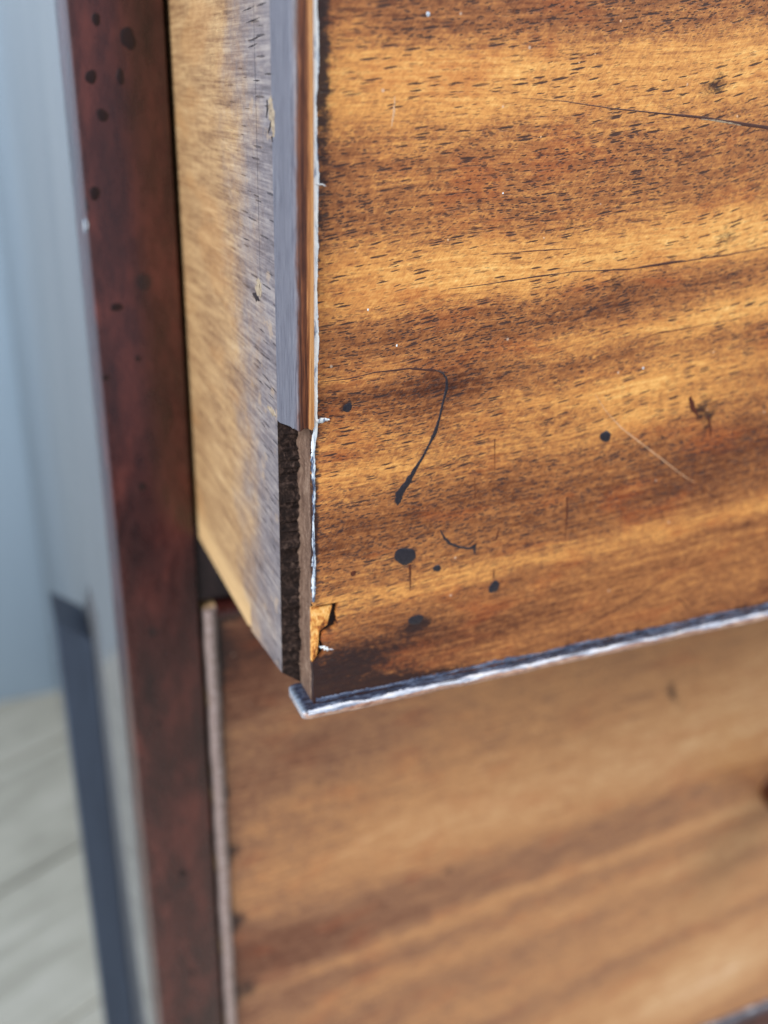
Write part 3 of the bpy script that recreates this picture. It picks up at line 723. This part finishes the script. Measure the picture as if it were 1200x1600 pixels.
mark('scratch', [(499, 1010), (508, 1013), (520, 1015)], [0.1, 0.35, 0.1], M_reshi, 0.06, 25, 0.4)
for k, (px, py, r) in enumerate([(669, 22, .45), (970, 33, .3), (1152, 182, .3), (786, 302, .2), (1074, 132, .3), (845, 214, .2), (620, 540, .25), (905, 98, .2), (1115, 550, .3),
                                 (1005, 575, .3), (850, 372, .25), (700, 375, .25), (575, 484, .25), (1105, 640, .2), (930, 85, .2)]):
    spot('dust_glint_speck', px, py, r * 0.6, r * 0.75, M_scr if k % 3 else M_reshi, 40 + k, 0.06)

for k, (px, py, a_, b_) in enumerate([(148, 302, 1.7, 1.9), (182, 480, 1.4, 1.2), (142, 120, 2.2, 1.5), (200, 60, 1.8, 2.4), (188, 120, 1.5, 1.8), (165, 590, 0.9, 0.8), (150, 30, 1.3, 1.6),
                                      (222, 760, 1.0, 1.2), (250, 1130, 1.2, 1.0), (285, 1365, 1.6, 1.8), (262, 1402, 1.5, 0.8), (300, 1520, 1.6, 1.2), (215, 560, 1.2, 0.8), (160, 180, 1.2, 1.6)]):
    spot('varnish_blister', px, py, a_ * (.55 + .35 * (k % 2)), b_ * .8, M_bl, 90 + k, 0.06, PF, ch, CH)
spot('dust_glint_speck', 134, 352, 0.5, 1.6, M_reshi2, 121, 0.06, PF, ch, CH)  # bluish highlight on the stile's edge, painted as a pale speck

# ---- lower, closed drawer
XL0 = XI + 0.9
LD = (XL0, PF, LZB)
ld = thing('closed_drawer', 'closed lower drawer with paler blurred brown front, directly below the chipped pulled-out drawer', 'drawer', LD)
BWL = at(345, 1100, 1, PF)[0] - at(326, 1100, 1, PF)[0]
bx0 = at(326, 1100, 1, PF)[0]; bx1 = bx0 + BWL
lines2 = [[(500, 1230), (860, 1130), (1200, 1040)], [(420, 1480), (860, 1335), (1200, 1205)], [(500, 1570), (860, 1420), (1200, 1285)], [(860, 1545), (1200, 1395)],
          [(400, 1130), (700, 1080)]]
vL = fit_grain(lines2, PF)
def vpl(px, py):
    p = at(px, py, 1, PF); return float(vL(np.array([p[0]]), np.array([p[2]]))[0])
bandsL = bandfn([(vpl(900, y), t) for y, t in
    [(900, .5), (1050, .56), (1120, .55), (1160, .60), (1230, .70), (1275, .60), (1300, .42), (1345, .40), (1362, .62), (1385, .44), (1420, .60), (1450, .46), (1480, .54),
     (1520, .56), (1545, .42), (1570, .58), (1640, .66), (1700, .5), (1760, .7)]])
lblobs = [(380, 1020, 20, 12, 14, -.40), (560, 1160, 40, 12, 8, -.10), (1180, 1250, 40, 80, 0, .12), (380, 1400, 40, 90, 0, -.15), (400, 1100, 14, 4, 10, -.14), (450, 1250, 40, 10, 8, .06), (360, 1380, 6, 60, 0, -.06), (470, 1180, 20, 5, 14, -.06),  # dark upper-left blob: contact shadow; pale right ones: glare, painted as tone
          (520, 1450, 40, 14, 10, -.06), (1120, 1090, 40, 16, 8, .10), (1100, 1540, 40, 20, 8, .16), (700, 1540, 40, 14, 8, -.04), (600, 1300, 20, 5, 8, .05)]
lgr = [(497, 1222, 1.8, 1.8, 0, .5), (365, 1330, 3, 4, 0, .5), (370, 1440, 4, 4, 0, .6), (385, 1545, 5, 6, 0, .5), (1050, 1080, 1.8, 6, 22, .6), (915, 1150, 4, 3, 0, .3), (1065, 1105, 1.6, 4, 25, .3),
       (700, 1360, 2.2, 2, 0, .5), (665, 1350, 2, 12, 10, .25), (640, 1240, 2, 8, 0, .2), (345, 1010, 6, 14, 0, .4), (400, 1110, 9, 2, 10, .35), (345, 1240, 3, 3, 0, .5), (720, 1130, 3, 2, 0, .2),
       (1170, 1090, 3, 3, 0, .2), (480, 1130, 5, 2, 0, .2)]
rowsL = np.concatenate([np.arange(LZB + 3.6, LZT - 3.6, 1.5), [LZT - 3.55]])
vnL = veneer('veneer', 0, lambda z: bx1 + 0.02, W, rowsL, M_lower, ld, LD, PF, 1.0, vL, lambda v, x, z: bandsL(v) + 0.02 * vnoise(x / 25, v / 4, 14),
             lambda x, z: np.clip(1 - (x - bx1) / 1.6, 0, 1) * 0.55 + np.clip(1 - (LZT - 3.5 - z) / 2, 0, 1) * .4, lblobs, [q[:5] + (q[5] * 1.4,) for q in lgr], fine=300)
box('drawer_front', (bx0 + 0.1, PF + 1.02, LZB + 0.1), (W - 0.2, PF + 22, LZT - 0.1), M_raw, ld, LD, 0)
box('side_board', (bx0 + 0.2, PF + 22.05, LZB + 0.2), (bx0 + 12, PF + 460, LZT - 10), M_raw, ld, LD)
box('side_board', (W - 12, PF + 22.05, LZB + 0.2), (W - 0.3, PF + 460, LZT - 10), M_raw, ld, LD)
box('back_board', (bx0 + 12.1, PF + 450, LZB + 3), (W - 12.1, PF + 459, LZT - 12), M_raw, ld, LD)
pf = nose(bx0, bx1, PF + 6, PF - 1.6, 12)
bead('cockbead', pf, (list(np.arange(LZB, LZT, 3.0)) + [LZT - 1.2, LZT - 0.3], lambda a, b, s, j: (a + j + (0.5 * max(0, (s - LZT + 2) / 2) ** 2 if a < (bx0 + bx1) / 2 else 0), b + j, s)), ld, M_beadl, LD, seed=5, amp=0.12)
pf = nose(LZT - 3.5, LZT, PF + 6, PF - 1.4, 10)
bead('cockbead', pf, (list(np.arange(bx1 + .02, W, 8.0)), lambda a, b, s, j: (s, b + j, a)), ld, M_post, LD, seed=6)
pf = nose(LZB, LZB + 3.5, PF + 6, PF - 2.6, 10)
bead('cockbead', pf, (list(np.arange(bx1 + .02, W, 5.0)), lambda a, b, s, j: (s, b + j, a + j)), ld, M_beadb, LD, seed=7)
xx = list(np.arange(120, 330, 3.0))
ribbon('residue_highlight', [(x, PF - 1.5, LZB + 2.9) for x in xx], [0.8 for _ in xx], 0.3, M_beadhi, ld, LD, seed=12, rough=0.2, nrm=(0, -0.75, 0.66), sub=2)  # this bead's highlight, painted as a pale ridge

# turned knob at the right edge of the picture
kc = at(1288, 1286, 1, PF - 22)
kn_prof = [(0, 9.0), (3, 9.2), (8, 8.0), (11, 8.6), (15, 13.5), (19, 17.0), (23, 17.6), (27, 16.0), (30, 11.5), (31.5, 6.0), (32, 0.01)]
V, F = [], []; n = 36
for d, r in kn_prof:
    for k in range(n):
        t = 2 * math.pi * k / n; V.append((kc[0] + r * math.cos(t), PF - d, kc[2] + r * math.sin(t)))
for r in range(len(kn_prof) - 1):
    for k in range(n): F.append((r * n + k, r * n + (k + 1) % n, (r + 1) * n + (k + 1) % n, (r + 1) * n + k))
mesh('knob', V, F, M_knob, ld, smooth=True, off=LD)

# ---- slate batten standing against the chest's side
yb = 180.0
bz = at(108, 972, 1, yb)[2]
bt = (XO - 9, yb, FLOOR)
x0, x1 = XO - 11.5, XO - 0.2
V = [(x0, yb, FLOOR), (x1, yb, FLOOR), (x1, yb + 26, FLOOR), (x0, yb + 26, FLOOR), (x0, yb, bz), (x1, yb, bz - 9), (x1, yb + 26, bz - 9), (x0, yb + 26, bz)]
bo = mesh('wooden_batten', V, [(0, 1, 2, 3), (4, 5, 6, 7), (0, 1, 5, 4), (1, 2, 6, 5), (2, 3, 7, 6), (3, 0, 4, 7)], M_slate, off=bt)
bo.location = Vector(bt) * MM
bo['label'] = 'thin slate blue upright batten with slanted top standing against the dark chest, far left'
bo['category'] = 'batten'
